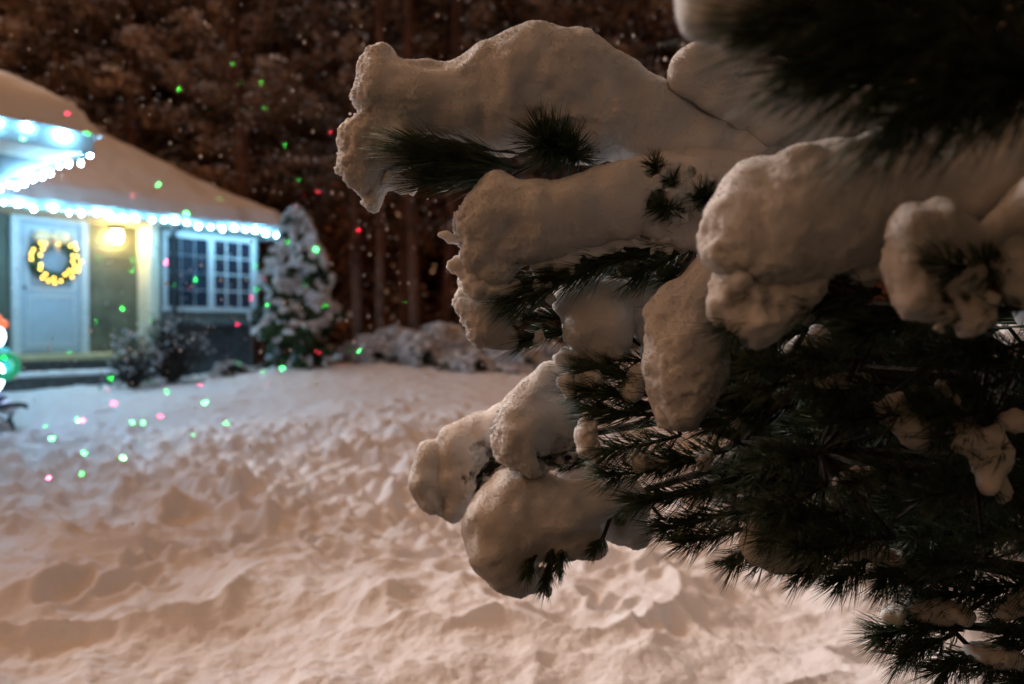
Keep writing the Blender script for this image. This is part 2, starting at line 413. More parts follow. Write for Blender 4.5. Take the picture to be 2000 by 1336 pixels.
def snowy_roof(x0, x1, y0, y1, z):
    rf = hip_roof(x0, x1, y0, y1, z, .05).build('roof', M['dark'], house)
    # snow blanket: a fine grid on the roof, thinning and rounding off to the eaves
    nx, ny = int((x1 - x0) / .06), int((y1 - y0) / .06)
    gx, gy = np.meshgrid(np.linspace(x0 - .16, x1 + .16, nx), np.linspace(y0 - .16, y1 + .16, ny))
    e = np.minimum(np.minimum(gx - x0, x1 - gx), np.minimum(gy - y0, y1 - gy)) + .07 + .07 * fbm2(gx * 2.1, gy * 2.1, 3, .6, 8)
    hz = np.minimum(e, min(x1 - x0, y1 - y0) / 2) * TP
    t = .17 * np.sqrt(np.clip(e / .14, 0, 1)) + .035 * fbm2(gx * 1.2, gy * 1.2, 4, .55, 2) + .012 * fbm2(gx * 7, gy * 7, 2, .5, 3)
    V = np.stack([gx, gy, z + .03 + np.maximum(hz, -.02) + t], -1).reshape(-1, 3)
    i = np.arange(ny - 1)[:, None] * nx; j = np.arange(nx - 1)[None]
    q = np.stack([i + j, i + j + 1, i + nx + j + 1, i + nx + j], -1).reshape(-1, 4)
    q = q[(e.ravel()[q] > -.01).any(1)]
    link('roof_snow', np_mesh('roof_snow', V, [q]), M['snow_roof'], rf, smooth=True)
snowy_roof(-8.0, 3.5, EY, 6.0, EV)
snowy_roof(-8.03, -1.53, -5.52, -1.2, EV + .004)
# fascia boards and gutters
MB().box(-1.52, 3.52, EY - .03, EY - .002, EV - .10, EV + .06).build('fascia', M['gutter'], house, bevel=.006)
MB().box(3.502, 3.53, EY - .03, 6, EV - .16, EV + .06).build('fascia', M['trim'], house)
MB().box(-8.0, -1.50, -5.55, -5.522, EV - .17, EV + .06).build('fascia', M['gutter'], house, bevel=.006)
MB().box(-1.528, -1.50, -5.519, EY - .035, EV - .17, EV + .06).build('fascia', M['gutter'], house, bevel=.006)
# soffits
MB().box(-1.49, 3.49, EY, -.02, EV - .095, EV - .075).build('soffit', M['soffit'], house)
MB().box(-8.0, -1.53, -5.51, -4.78, EV - .14, EV - .12).build('soffit', M['soffit'], house)
MB().box(-2.27, -1.53, -4.78, EY, EV - .139, EV - .119).build('soffit', M['dark'], house)
# wing walls
clapboards(-8.0, -2.28, -4.78, -.6, 2.06).build('wall', M['siding'], house)
MB().box(-2.38, -2.28, -4.67, -.02, -.6, 2.06).build('wall', M['siding'], house)
# storm door
dr = MB().box(-.40, .43, -.075, -.03, .02, 2.02).build('storm_door', M['door'], house, bevel=.004)
fr = MB()
fr.box(-.53, -.41, -.10, .0, 0, 2.14).box(.44, .56, -.10, .0, 0, 2.14).box(-.41, .44, -.10, .0, 2.03, 2.14)
fr.build('door_frame', M['trim'], house, bevel=.006)
g = MB()
g.box(-.29, .32, -.082, -.070, 1.02, 1.90).build('pane', M['door_glass'], dr)
pn = MB()
for (x0, x1, z0, z1) in ((-.30, .33, 1.90, 1.94), (-.30, .33, .99, 1.02), (-.33, -.29, .99, 1.94), (.32, .36, .99, 1.94), (-.30, .33, .86, .89), (-.30, .33, .12, .15), (-.33, -.30, .12, .89), (.33, .36, .12, .89)):
    pn.box(x0, x1, -.092, -.074, z0, z1)
pn.build('door_moulding', M['trim'], dr, bevel=.003)
MB().box(-.37, -.345, -.12, -.07, 1.0, 1.02).ball((-.36, -.13, 1.01), .022).build('handle', M['metal'], dr)
# porch slab and steps
MB().box(-2.2, 1.42, -.92, -.01, -.085, -.004).build('porch_floor', M['edge'], house, bevel=.006)
MB().box(-2.2, 1.40, -.86, -.02, -.7, -.09).build('porch_base', M['wood'], house)
MB().box(-2.2, 1.15, -1.26, -.87, -.335, -.30).build('step', M['wood'], house, bevel=.006)
MB().box(-2.2, 1.12, -1.22, -.865, -.8, -.34).build('step_riser', M['wood'], house)
P, Q = snow_field([(Vector((-2.1, -1.06, -.30)), .10, Vector((1.05, -1.06, -.30)), .10)], .02, .05, (), .006, .03, 4.)
P[:, 2] = -.30 + (P[:, 2] + .30) * .7
link('step_snow', np_mesh('step_snow', P, [Q]), M['snow_roof'], house, True)
# window: two sashes, the right one with a grid
win = MB()
X0, X1, Z0, Z1, YW = 1.58, 3.15, .76, 1.93, -.618
win.box(X0 - .07, X1 + .07, YW - .03, YW, Z1, Z1 + .09).box(X0 - .07, X1 + .07, YW - .045, YW, Z0 - .08, Z0)
win.box(X0 - .07, X0, YW - .028, YW, Z0, Z1).box(X1, X1 + .07, YW - .028, YW, Z0, Z1)
win.box(2.30, 2.39, YW - .026, YW, Z0, Z1)
wf = win.build('window_frame', M['trim'], house, bevel=.004)
MB().box(X0, 2.30, YW - .006, YW + .004, Z0, Z1).build('pane', M['glass'], wf)
MB().box(2.39, X1, YW - .006, YW + .004, Z0, Z1).build('pane', M['glass'], wf)
mu = MB()
for k in (1, 2): mu.box(2.39 + (X1 - 2.39) * k / 3 - .016, 2.39 + (X1 - 2.39) * k / 3 + .016, YW - .016, YW - .007, Z0, Z1)
for k in (1, 2, 3): mu.box(2.39, X1, YW - .0165, YW - .0068, Z0 + (Z1 - Z0) * k / 4 - .014, Z0 + (Z1 - Z0) * k / 4 + .014)
for s in ((2.39, 2.42), (X1 - .035, X1)): mu.box(s[0], s[1], YW - .02, YW - .0072, Z0, Z1)
mu.build('window_grid', M['trim'], wf)
mu = MB()
for k in (1, 2): mu.box(X0 + .72 * k / 3 - .009, X0 + .72 * k / 3 + .009, YW - .010, YW - .007, Z0, Z1)
for k in (1, 2, 3): mu.box(X0, 2.30, YW - .0105, YW - .0068, Z0 + (Z1 - Z0) * k / 4 - .008, Z0 + (Z1 - Z0) * k / 4 + .008)
mu.build('window_grid', M['shaded_grid'], wf)
MB().tube([(1.66, -.70, .1), (1.66, -.70, 2.0), (1.66, -1.0, 2.08)], .04, 8).build('downspout', M['dark'], house, smooth=True)
HM = Matrix.Translation(house.location) @ Matrix.Rotation(A40, 4, 'Z')
def hw(x, y, z): return HM @ Vector((x, y, z))

# porch lamp
lp = tag(empty('porch_lamp', hw(.98, -.02, 1.87), A40), 'glowing wall lantern between the door and the porch corner', 'wall lamp')
MB().box(-.05, .05, -.02, .0, -.08, .16).build('back_plate', M['metal'], lp, bevel=.004)
MB().tube([(0, -.01, .12), (0, -.12, .15)], .012).build('arm', M['metal'], lp)
MB().tube([(0, -.12, .13), (0, -.12, .16), (0, -.12, .20)], [.11, .07, .02], 10).build('hood', M['metal'], lp)
MB().tube([(0, -.12, -.07), (0, -.12, -.02), (0, -.12, .07), (0, -.12, .125)], [.045, .08, .09, .07], 12).build('lamp_glass', M['lamp'], lp, smooth=True)

# wreath
random.seed(4)
wr = tag(empty('wreath', hw(.04, -.13, 1.47), A40), 'green wreath with warm fairy lights and an orange bow on the white door', 'wreath')
wr.scale = (1.18, 1.1, 1.18)
# ring of short sprigs
def sprig_ring(R0, r0, n, L):
    V = []; F = []
    for i in range(n):
        a = random.uniform(0, 2 * math.pi); b = random.uniform(0, 2 * math.pi)
        c = Vector(((R0 + r0 * .6 * math.cos(b)) * math.cos(a), r0 * .6 * math.sin(b), (R0 + r0 * .6 * math.cos(b)) * math.sin(a)))
        d = Vector((math.cos(b) * math.cos(a) - math.sin(a) * .8, math.sin(b), math.cos(b) * math.sin(a) + math.cos(a) * .8)).normalized()
        s = d.cross(Vector((random.uniform(-1, 1), random.uniform(-1, 1), random.uniform(-1, 1)))).normalized() * .006
        k = len(V); V += [c - s, c + s, c + d * L]; F.append((k, k + 1, k + 2))
    return V, F
wm = MB().torus((0, 0, 0), .245, .055, 'y', jit=.3); v, f = sprig_ring(.245, .07, 900, .07); wm.add(v, f)
wm.build('wreath_ring', M['wreath'], wr)
bl = MB().ball((0, 0, 0), .013, nu=8, nv=6).mesh('bulb')
wp_ = []
while len(wp_) < 34:
    a = random.uniform(0, 2 * math.pi); q = random.uniform(.19, .325); c_ = Vector((q * math.cos(a), q * math.sin(a)))
    if any((c_ - k_).length < .051 for k_ in wp_): continue
    wp_.append(c_)
    link('bulb', bl, M['warm'], wr, True, (q * math.cos(a), -.085 - .02 * random.random(), q * math.sin(a)))
bw = MB()
for sx in (-1, 1):
    bw.ball((sx * .105 - .06, -.12, .27), .12, (1, .35, .68))
    bw.tube([(-.06, -.085, .27), (sx * .05 - .06, -.09, .18), (sx * .09 - .06, -.085, .10)], [.03, .028, .02], 6)
bw.ball((-.06, -.16, .27), .04)
bw.build('bow', M['bow'], wr, smooth=True)

# strings of lights on the eaves
blb = MB().ball((0, 0, 0), .019, (1, 1, 1.25), nu=8, nv=6).mesh('bulb')
blbs = []
for q_, e_ in ((.75, .6), (1.0, 1.0), (1.15, 1.2)):
    me_ = blb.copy(); me_.transform(Matrix.Scale(q_, 4)); mm_ = M['led'].copy(); mm_.node_tree.nodes['Principled BSDF'].inputs['Emission Strength'].default_value *= e_
    me_.materials.append(mm_); blbs.append(me_)
def string(pts, step, label, jz=.03, zoff=-.03):
    root = tag(empty('string_lights', hw(*pts[0]), A40), label, 'string lights', 'white lights along the eaves')
    loc = []; o = Vector(pts[0])
    for a, b in zip(pts[:-1], pts[1:]):
        a, b = Vector(a), Vector(b); n = max(1, int((b - a).length / step))
        for i in range(n): loc.append(a.lerp(b, (i + random.uniform(-.16, .16)) / n) - o)
    w = []
    for i, p in enumerate(loc):
        q = p + Vector((0, 0, random.uniform(-jz, jz) + zoff)); w += [p + Vector((0, .0, .02)), q + Vector((0, 0, .02))]
        link('bulb', random.choice(blbs), None, root, True, q)
        if i + 1 < len(loc): w.append((p + loc[i + 1]) / 2 + Vector((0, 0, -.005)))
    MB().tube(w, .004, 4).build('wire', M['wire'], root)
string([(-1.35, EY - .05, EV - .07), (3.5, EY - .05, EV - .07)], .20, 'cool white bulbs strung along the main eave above the door and window')
string([(-6.0, -5.575, EV), (-1.49, -5.575, EV)], .27, 'cool white bulbs strung across the front eave of the nearer wing')
string([(-1.515, -5.50, EV - .17), (-1.515, EY - .15, EV - .17)], .25, 'cool white bulbs strung down the side eave that slants towards the main roof')

# ------------------------------------------------------------------ leafy things
def leaf_cloud(cent, size, flat=0.0, n_each=1):
    """small bent leaf sprays scattered at the given centres"""
    cent = np.asarray(cent); n = len(cent)
    a = rng.normal(size=(n, 3)); a /= np.linalg.norm(a, axis=1)[:, None]
    b = rng.normal(size=(n, 3)); b -= a * (a * b).sum(1)[:, None]; b /= np.linalg.norm(b, axis=1)[:, None]
    if flat: a[:, 2] *= 1 - flat; b[:, 2] *= 1 - flat
    s = (size * rng.uniform(.5, 1.4, n))[:, None]
    V = np.stack([cent - a * s, cent - b * s * .55, cent + a * s, cent + b * s * .6 + np.cross(a, b) * s * .3], 1).reshape(-1, 3)
    i = np.arange(n)[:, None] * 4
    return V, np.concatenate([i + [0, 1, 2], i + [0, 2, 3]])
def cloud_obj(name, cent, size, m, parent, flat=0.0):
    V, F = leaf_cloud(cent, size, flat)
    return link(name, np_mesh(name, V, [F]), m, parent)

# arborvitae at the house corner
ax_, ay_ = at(580, 690, 12.6)[:2]
arb = tag(empty('arborvitae', (ax_, ay_, gz(ax_, ay_) - .1)), 'tall conical evergreen clotted with snow at the house corner', 'tree')
MB().tube([(0, 0, -.1), (0, 0, 1.2), (.03, 0, 2.5)], [.09, .06, .015], 8).build('trunk', M['bark'], arb)
H = 2.72
def cone_pts(n, w0, H, jit=.2):
    z = H * (1 - np.sqrt(rng.random(n))) ; z = np.clip(z + .02, 0, H)
    prof = w0 * np.clip((1 - z / H), 0, 1) ** .62 * np.clip(.62 + z / H * 1.6, 0, 1)
    a = rng.random(n) * 2 * math.pi
    lump = .74 + .62 * noise3(np.cos(a) * 2.2 + 4, np.sin(a) * 2.2, z * 3.2)
    r = prof * lump * (1 - jit * rng.random(n) ** 2)
    return np.stack([r * np.cos(a), r * np.sin(a), z], 1), a
P, _ = cone_pts(24000, .82, H, .35)
cloud_obj('crown', P, .035, M['cedar'], arb)
P, a = cone_pts(34000, .88, H, .12)
keep = .8 * noise3(P[:, 0] * 7 + 3, P[:, 1] * 7, P[:, 2] * 9) + .45 * noise3(P[:, 0] * 18, P[:, 1] * 18, P[:, 2] * 22) + .8 * (P[:, 2] / H - .5) > .16
cloud_obj('crown_snow', P[keep], .042, M['snow'], arb)

def bush(name, px, py, d, w, dep, h, label, cat, nleaf=2500, nsnow=900, lm='shrub', thr=.0, leaf=.035, group=None, twigs=60):
    x, y, _ = at(px, py, d); root = tag(empty(name, (x, y, gz(x, y) - .04)), label, cat, group)
    m = MB()
    for i in range(twigs):
        a = random.uniform(0, 2 * math.pi); q = random.uniform(.3, 1)
        tip = Vector((math.cos(a) * w * q, math.sin(a) * dep * q, h * (1 - .6 * q * q) * random.uniform(.6, 1.1)))
        m.tube([(0, 0, 0), tip * .5 + Vector((0, 0, h * .12)), tip], [.010, .007, .003], 4)
    m.build('branches', M['bark'], root)
    n = nleaf; u = rng.normal(size=(n, 3)); u /= np.linalg.norm(u, axis=1)[:, None]; u[:, 2] = np.abs(u[:, 2])
    q = rng.random(n) ** .4
    P = u * q[:, None] * np.array([w, dep, h]); P *= (1 + .35 * noise3(P[:, 0] * 4, P[:, 1] * 4, P[:, 2] * 4))[:, None]
    cloud_obj('leaves', P, leaf, M[lm], root)
    n = nsnow * 3; u = rng.normal(size=(n, 3)); u /= np.linalg.norm(u, axis=1)[:, None]; u[:, 2] = np.abs(u[:, 2])
    P = u * (.85 + .2 * rng.random(n))[:, None] * np.array([w, dep, h]); P *= (1 + .35 * noise3(P[:, 0] * 4, P[:, 1] * 4, P[:, 2] * 4))[:, None]
    P = P[noise3(P[:, 0] * 7 + 9, P[:, 1] * 7, P[:, 2] * 7) + .4 * (P[:, 2] / h - .5) > thr]
    tag(cloud_obj('snow_cover', P, leaf * 1.1, M['snow'], root, .3), kind='stuff')
    return root
random.seed(11)
bush('shrub', 335, 722, 11.3, .58, .4, 1.15, 'tall dark leafless shrub dusted with snow under the window', 'shrub', 1800, 480, thr=.26, leaf=.02, twigs=190)
bush('shrub', 262, 735, 10.9, .42, .35, .85, 'low bare shrub by the porch step end', 'shrub', 700, 260, thr=.15, leaf=.025, twigs=70)
bush('shrub', 455, 708, 12.0, .33, .3, .28, 'small snow tipped shrub before the dark wall under the window', 'shrub', 700, 700, thr=-.05, leaf=.03)
jx = [(770, 712, 13.2, .75, .5), (860, 712, 12.8, .8, .55), (960, 718, 12.4, .8, .33), (1050, 722, 12.6, .8, .42)]
jr = ['spreading evergreen under snow, the one closest to the arborvitae', 'spreading snow laden evergreen, second from the arborvitae', 'flat snow laden evergreen, third from the arborvitae', 'spreading evergreen partly hidden behind the lowest pine needles']
for (px, py, d, w, h), lb in zip(jx, jr):
    bush('juniper', px, py, d, w, .6, h, lb, 'shrub', 3500, 3000, 'juniper', -.12, .045, 'spreading evergreens along the yard edge')
for px, lb in ((565, 'short pale stake before the arborvitae, the nearer to the window'), (635, 'short pale stake at the outer side of the arborvitae')):
    x, y, _ = at(px, 700, 11.9); z = gz(x, y)
    s = tag(empty('garden_stake', (x, y, z)), lb, 'stake', 'stakes in the snow')
    MB().tube([(0, 0, -.1), (0, 0, .11)], .012, 6).build('post', M['stake'], s)
    MB().tube([(0, 0, .11), (0, 0, .13), (0, 0, .16)], [.03, .035, .01], 8).build('cap', M['snow'], s)

# ------------------------------------------------------------------ forest behind
def tree_meshes(seed, H, w, kind):
    random.seed(seed); r = np.random.default_rng(seed)
    t = MB(); lean = random.uniform(-.4, .4)
    t.tube([(0, 0, -.6), (lean * .2, 0, H * .3), (lean * .6, .1, H * .65), (lean, 0, H * .97)], [.17, .13, .08, .02] if kind < 2 else [.13, .10, .07, .02], 8)
    cl = []; z0 = H * (.55 if kind == 2 else .30 if kind else .18)
    nl = 40
    for i in range(nl):
        z = z0 + (H - z0) * (i / nl) ** .9; a = i * 2.4 + random.uniform(-.4, .4)
        L = w * (1 - (z - z0) / (H - z0)) ** .7 * random.uniform(.65, 1.15) + .25
        c, s = math.cos(a), math.sin(a)
        dz = (-.25 if not kind else .35) * L * random.uniform(-.2, 2.2)
        t.tube([(0, 0, z), (c * L * .5, s * L * .5, z + dz * .3), (c * L, s * L, z + dz)], [.045, .03, .01], 5)
        for q in (.35, .6, .85, 1.05):
            cl.append((c * L * q, s * L * q, z + dz * q, .34 * random.uniform(.7, 1.3)))
    if kind:
        for i in range(8):
            a = random.uniform(0, 6.28); L = random.uniform(.4, 1); z = random.uniform(H * .1, H * .3)
            t.tube([(0, 0, z), (math.cos(a) * L, math.sin(a) * L, z + .2)], [.03, .01], 4)
    C = np.array(cl); n = 70
    P = np.repeat(C, n, 0); off = r.normal(size=(len(P), 3)); off *= (P[:, 3:4] * r.random((len(P), 1)) ** .5 / np.linalg.norm(off, axis=1)[:, None]) * 1.25
    off[:, 2] *= .55; L = P[:, :3] + off
    up = off[:, 2] / (P[:, 3] * .55)
    sn = (up + .5 * r.normal(size=len(up)) * .6 > .38)
    V, F = leaf_cloud(L[~sn], .085); lm = np_mesh('crown', V, [F]); lm.materials.append(M['leaf'])
    V, F = leaf_cloud(L[sn] + [0, 0, .03], .08, .4); sm = np_mesh('crown_snow', V, [F]); sm.materials.append(M['leafsnow'])
    tm = t.mesh('trunk'); tm.materials.append(M['trunk'])
    return tm, lm, sm
protos = [tree_meshes(20 + i, [13, 15, 14, 12, 16][i], [2.0, 2.3, 1.8, 2.1, 2.4][i], [0, 1, 0, 1, 0][i]) for i in range(5)]
random.seed(5)
protos.append(tree_meshes(31, 15, 1.3, 2))
spots = []
for row, (Y, n) in enumerate(((17.5, 13), (20.5, 15), (24, 17))):
    for i in range(n):
        X = -17 + 32 * (i + random.uniform(.2, .8)) / n * (Y / 17.5) ** .5
        if row == 0 and X < -6.5: Y2 = Y + 4.5
        else: Y2 = Y
        spots.append((X, Y2 + random.uniform(-1, 1), random.randrange(5), row))
for px in (700, 742, 790, 812, 868, 902):
    Y = 16.6 + random.uniform(-.6, 1.5); spots.append(((px - 1000) / FPX * Y, Y, 5, 3))
for k, (X, Y, v, row) in enumerate(spots):
    root = tag(empty('forest_tree', (X, Y, gz(X, Y)), random.uniform(0, 6.28)), 'dark snow dusted woodland tree standing among its like behind the house', 'tree', 'trees of the wood behind the house')
    s = random.uniform(.85, 1.2); root.scale = (s, s, s * random.uniform(.85, 1.25)); root.rotation_euler[0] = random.uniform(-.05, .05); root.rotation_euler[1] = random.uniform(-.05, .05)
    tm, lm, sm = protos[v]
    t = link('trunk', tm, None, root); link('crown', lm, None, root); link('crown_snow', sm, None, root)
# closed mass of far wood
n = 60000
P = np.stack([rng.uniform(-34, 32, n), rng.uniform(28, 33, n), rng.uniform(-.5, 20, n)], 1)
P[:, 2] *= (.85 + .15 * noise3(P[:, 0] * .5, P[:, 1] * .1, P[:, 2] * 0))
V, F = leaf_cloud(P, .42)
tag(link('far_woods', np_mesh('far_woods', V, [F]), M['inkwood']), 'dark mass of the far wood closing off the sky', 'woods', kind='stuff')
# brushy understorey between the trunks
n = 42000
P = np.stack([rng.uniform(-16, 16, n), rng.uniform(17, 25, n), rng.random(n) ** 1.4 * 4.2], 1)
P[:, 2] += ground_z(P[:, 0], P[:, 1]) - .05
P = P[noise3(P[:, 0] * 1.1, P[:, 1] * 1.1, P[:, 2] * .8) > -.1]
V, F = leaf_cloud(P, .09)
tag(link('undergrowth', np_mesh('undergrowth', V, [F]), M['rust']), 'brown brushy undergrowth between the woodland trunks', 'undergrowth', kind='stuff')

# ------------------------------------------------------------------ near pine
def needle_brush(store, p0, p1, n, L, ang=40, curve=.25, w=.00058, jitter=.3, front=.25, grav=0.0):
    """needles round the twig p0 -> p1 leaning to its tip"""
    p0 = np.array(p0); p1 = np.array(p1); ax = p1 - p0; l = np.linalg.norm(ax) + 1e-9; ax = ax / l
    nf = max(2, n // 3); n = nf * 3
    t = np.repeat(rng.random(nf) ** .8, 3)
    base = p0 + (p1 - p0) * t[:, None]
    rad = np.repeat(rng.normal(size=(nf, 3)), 3, 0); rad -= ax * (rad @ ax)[:, None]; rad /= np.linalg.norm(rad, axis=1)[:, None]
    an = np.radians(ang) * (1 + jitter * np.repeat(rng.normal(size=nf), 3)) * (1 - front * t)
    d = ax * np.cos(an)[:, None] + rad * np.sin(an)[:, None] + rng.normal(size=(n, 3)) * .07
    d /= np.linalg.norm(d, axis=1)[:, None]
    Ls = (L * np.repeat(rng.uniform(.6, 1.12, nf), 3) * rng.uniform(.92, 1.05, n))[:, None]
    mid = base + d * Ls * .5
    d2 = d * (1 - curve) + ax * curve + np.repeat(rng.normal(size=(nf, 3)), 3, 0) * .10 + np.array([0, 0, -grav]); d2 /= np.linalg.norm(d2, axis=1)[:, None]
    tip = mid + d2 * Ls * .5
    s = np.cross(d, rng.normal(size=(n, 3))); s /= np.linalg.norm(s, axis=1)[:, None]; q = np.cross(d, s)
    ring = [s * 1.0, -s * .5 + q * .86, -s * .5 - q * .86]
    vs = [base + r_ * w for r_ in ring] + [mid + r_ * w for r_ in ring] + [tip]
    store.append(np.stack(vs, 1))
def needles_mesh(name, store):
    V = np.concatenate(store); n = len(V); i = np.arange(n)[:, None] * 7
    q = np.concatenate([i + [k, (k + 1) % 3, (k + 1) % 3 + 3, k + 3] for k in range(3)])
    t = np.concatenate([i + [k + 3, (k + 1) % 3 + 3, 6] for k in range(3)])
    return np_mesh(name, V.reshape(-1, 3), [q, t])

pine = tag(empty('pine_tree', (2.0, 1.7, 0.0)), 'long needled pine with boughs bent under thick fresh snow, close by', 'tree')
PL = Vector((2.0, 1.7, 0.0))
def plink(name, me, m, parent, smooth=False):
    me.transform(Matrix.Translation(-PL)); return link(name, me, m, parent, smooth)
MB().tube([(2.0, 1.7, -.1), (2.0, 1.72, 1.5), (2.05, 1.7, 3.6), (2.05, 1.7, 5.5)], [.11, .09, .06, .03], 10).build('trunk', M['bark'], None)
trunk = bpy.data.objects['trunk'] if False else COL.objects[-1]
trunk.data.transform(Matrix.Translation(-PL)); trunk.parent = pine

def chain(pts, d0):
    """pts (x, y, r[, d]) measured on the photograph at depth d0 -> capsules in metres"""
    q = [(at(p[0], p[1], p[3] if len(p) > 3 else d0), p[2] / FPX * (p[3] if len(p) > 3 else d0)) for p in pts]
    if len(q) == 1: return [(q[0][0], q[0][1], q[0][0] + Vector((.001, 0, 0)), q[0][1])]
    return [(a[0], a[1], b[0], b[1]) for a, b in zip(q[:-1], q[1:])]

def grain_mesh(P, Q, per_m2, size):
    a, b, c, d = (P[Q[:, i]] for i in range(4))
    nrm = np.cross(c - a, d - b); ar = np.linalg.norm(nrm, axis=1) * .5; nrm /= (ar[:, None] * 2 + 1e-12)
    n = int(ar.sum() * per_m2); f = rng.choice(len(Q), n, p=ar / ar.sum()); u, v = rng.random((2, n, 1))
    pt = (a[f] * (1 - u) + b[f] * u) * (1 - v) + (d[f] * (1 - u) + c[f] * u) * v
    # powder gathers in drifts, leaving smoother skin between
    m = noise3(pt[:, 0] * 26, pt[:, 1] * 26, pt[:, 2] * 26) + .9 * rng.random(n) > .05
    pt = pt[m]; nn = nrm[f][m]; n = len(pt)
    s_ = (size * rng.uniform(.5, 1.5, n) ** 1.4)[:, None]
    pt = pt + nn * s_ * rng.uniform(-.3, .75, (n, 1))
    t = np.array([[1, 1, 1], [1, -1, -1], [-1, 1, -1], [-1, -1, 1]]) * .58
    q = rng.normal(size=(n, 4)); q /= np.linalg.norm(q, axis=1)[:, None]
    w, x, y, z = q.T
    Rm = np.stack([1 - 2 * (y * y + z * z), 2 * (x * y - z * w), 2 * (x * z + y * w), 2 * (x * y + z * w), 1 - 2 * (x * x + z * z), 2 * (y * z - x * w), 2 * (x * z - y * w), 2 * (y * z + x * w), 1 - 2 * (x * x + y * y)], 1).reshape(-1, 3, 3)
    V = pt[:, None] + np.einsum('nij,kj->nki', Rm, t) * s_[:, None]
    i = np.arange(n)[:, None] * 4
    return np_mesh('snow_grains', V.reshape(-1, 3), [np.concatenate([i + k for k in ([0, 1, 2], [0, 3, 1], [0, 2, 3], [1, 3, 2])])])
BOUGHS = []
def bough(wood, d, snow, twigs, cuts=(), mott=(), h=.0024, k=.02, fine=.0018, coarse=.011, label=None, froth=(), grains=260000, crumbs=0, seed=0., twig_r=.004):
    """wood: path (x,y,r,d); snow: list of chains; twigs: (x0,y0,x1,y1,n,L,ang[,d0,d1]) """
    m = MB()
    wp = [at(x, y, dd) for x, y, r_, dd in wood]; m.tube(wp, [r_ for _, _, r_, _ in wood], 7)
    store = []; tips = []
    for tw in twigs:
        x0, y0, x1, y1, n_, L_, an_ = tw[:7]; d0, d1 = (tw[7], tw[8]) if len(tw) > 8 else (d, d)
        a, b = at(x0, y0, d0), at(x1, y1, d1)
        m.tube([a, (a + b) / 2 + Vector((0, 0, -.004)), b], [twig_r, twig_r * .8, twig_r * .5], 5)
        needle_brush(store, a, b, int(n_ * 1.05), L_ * 1.28, an_); tips.append((a, b))
    for t_ in tips:      # twigs join the limb
        near = min(wp, key=lambda p: (p - t_[0]).length)
        if (near - t_[0]).length > .01: m.tube([near, t_[0]], [twig_r, twig_r], 5)
    o = plink('bough', m.mesh('bough'), M['bark'], pine)
    if label: o['label'] = label
    if store: plink('needles', needles_mesh('needles', store), M['needle'], o)
    caps = [c for ch in snow for c in chain(ch, d)]
    mo = [c for ch in mott for c in chain(ch, d)]
    if crumbs and store:
        A = np.concatenate(store); pick = A[rng.integers(0, len(A), crumbs), 3 + rng.integers(0, 3, crumbs)]
        for p in pick:
            r_ = rng.uniform(.004, .010); mo.append((Vector(p), r_, Vector(p) + Vector(rng.normal(size=3) * .008), r_ * .7))
    cu = [(at(c[0], c[1], c[4] if len(c) > 4 else d), c[2] / FPX * d, c[3]) for c in cuts]
    if caps:
        P, Q = snow_field(caps, h, k, cu, fine, coarse, seed, (), [(at(f_[0], f_[1], f_[3] if len(f_) > 3 else d), f_[2] / FPX * d) for f_ in froth])
        plink('snow', np_mesh('snow', P, [Q]), M['snow_near'], o, True)
        if grains: tag(plink('snow_grains', grain_mesh(P, Q, grains, .00075), M['grain'], o, True), kind='stuff')
    if mo:
        P, Q = snow_field([], h, k, cu, fine, coarse, seed, mo)
        tag(plink('loose_snow', np_mesh('loose_snow', P, [Q]), M['snow_near'], o, True), kind='stuff')
    return o

# A: the topmost bough, reaching farthest to the house
bough([(2300, 330, .03, 1.5), (1700, 330, .016, 1.38), (1300, 300, .010, 1.32), (1080, 300, .008, 1.3), (850, 280, .004, 1.29)], 1.30,
      snow=[[(742, 128, 38), (755, 180, 58), (830, 190, 62), (905, 200, 66), (985, 180, 78)],
            [(965, 150, 70), (1040, 140, 84), (1110, 155, 90), (1190, 205, 90), (1270, 255, 88), (1350, 300, 85), (1450, 320, 80), (1560, 330, 80), (1700, 340, 80)],
            [(905, 200, 66), (1000, 225, 70), (1150, 250, 75)],
            [(740, 250, 40), (712, 282, 46), (706, 312, 46), (722, 355, 34), (726, 392, 20)],
            [(790, 250, 40), (780, 290, 45)]],
      cuts=[(1085, 290, 72, .034, 1.22), (1130, 300, 55, .03, 1.22), (1045, 255, 42, .03, 1.22), (1060, 205, 16, .02, 1.22), (860, 320, 74, .034, 1.24), (800, 340, 40, .03, 1.23), (920, 330, 62, .03, 1.24), (800, 265, 22, .02, 1.24), (1280, 330, 18, .02, 1.24), (1320, 335, 12, .02, 1.24)],
      mott=[[(770, 300, 32), (850, 300, 22)], [(760, 350, 26), (800, 365, 12)]],
      froth=[(700, 110, 45), (692, 170, 50), (690, 240, 55), (670, 300, 60), (690, 360, 50), (720, 400, 40), (790, 220, 40, 1.24), (1180, 250, 50, 1.22), (980, 240, 40, 1.22)],
      twigs=[(1010, 330, 840, 300, 620, .09, 26, 1.27, 1.22), (960, 320, 800, 280, 240, .07, 26, 1.25, 1.22), (990, 350, 860, 345, 420, .085, 26, 1.28, 1.25), (1110, 305, 1060, 275, 620, .06, 62, 1.27, 1.21), (1130, 310, 1110, 290, 320, .05, 75, 1.27, 1.22), (1300, 350, 1290, 330, 80, .04, 60, 1.25, 1.23)],
      h=.0021, label='topmost bough, its snow humped over three lobes', crumbs=18, seed=1.)
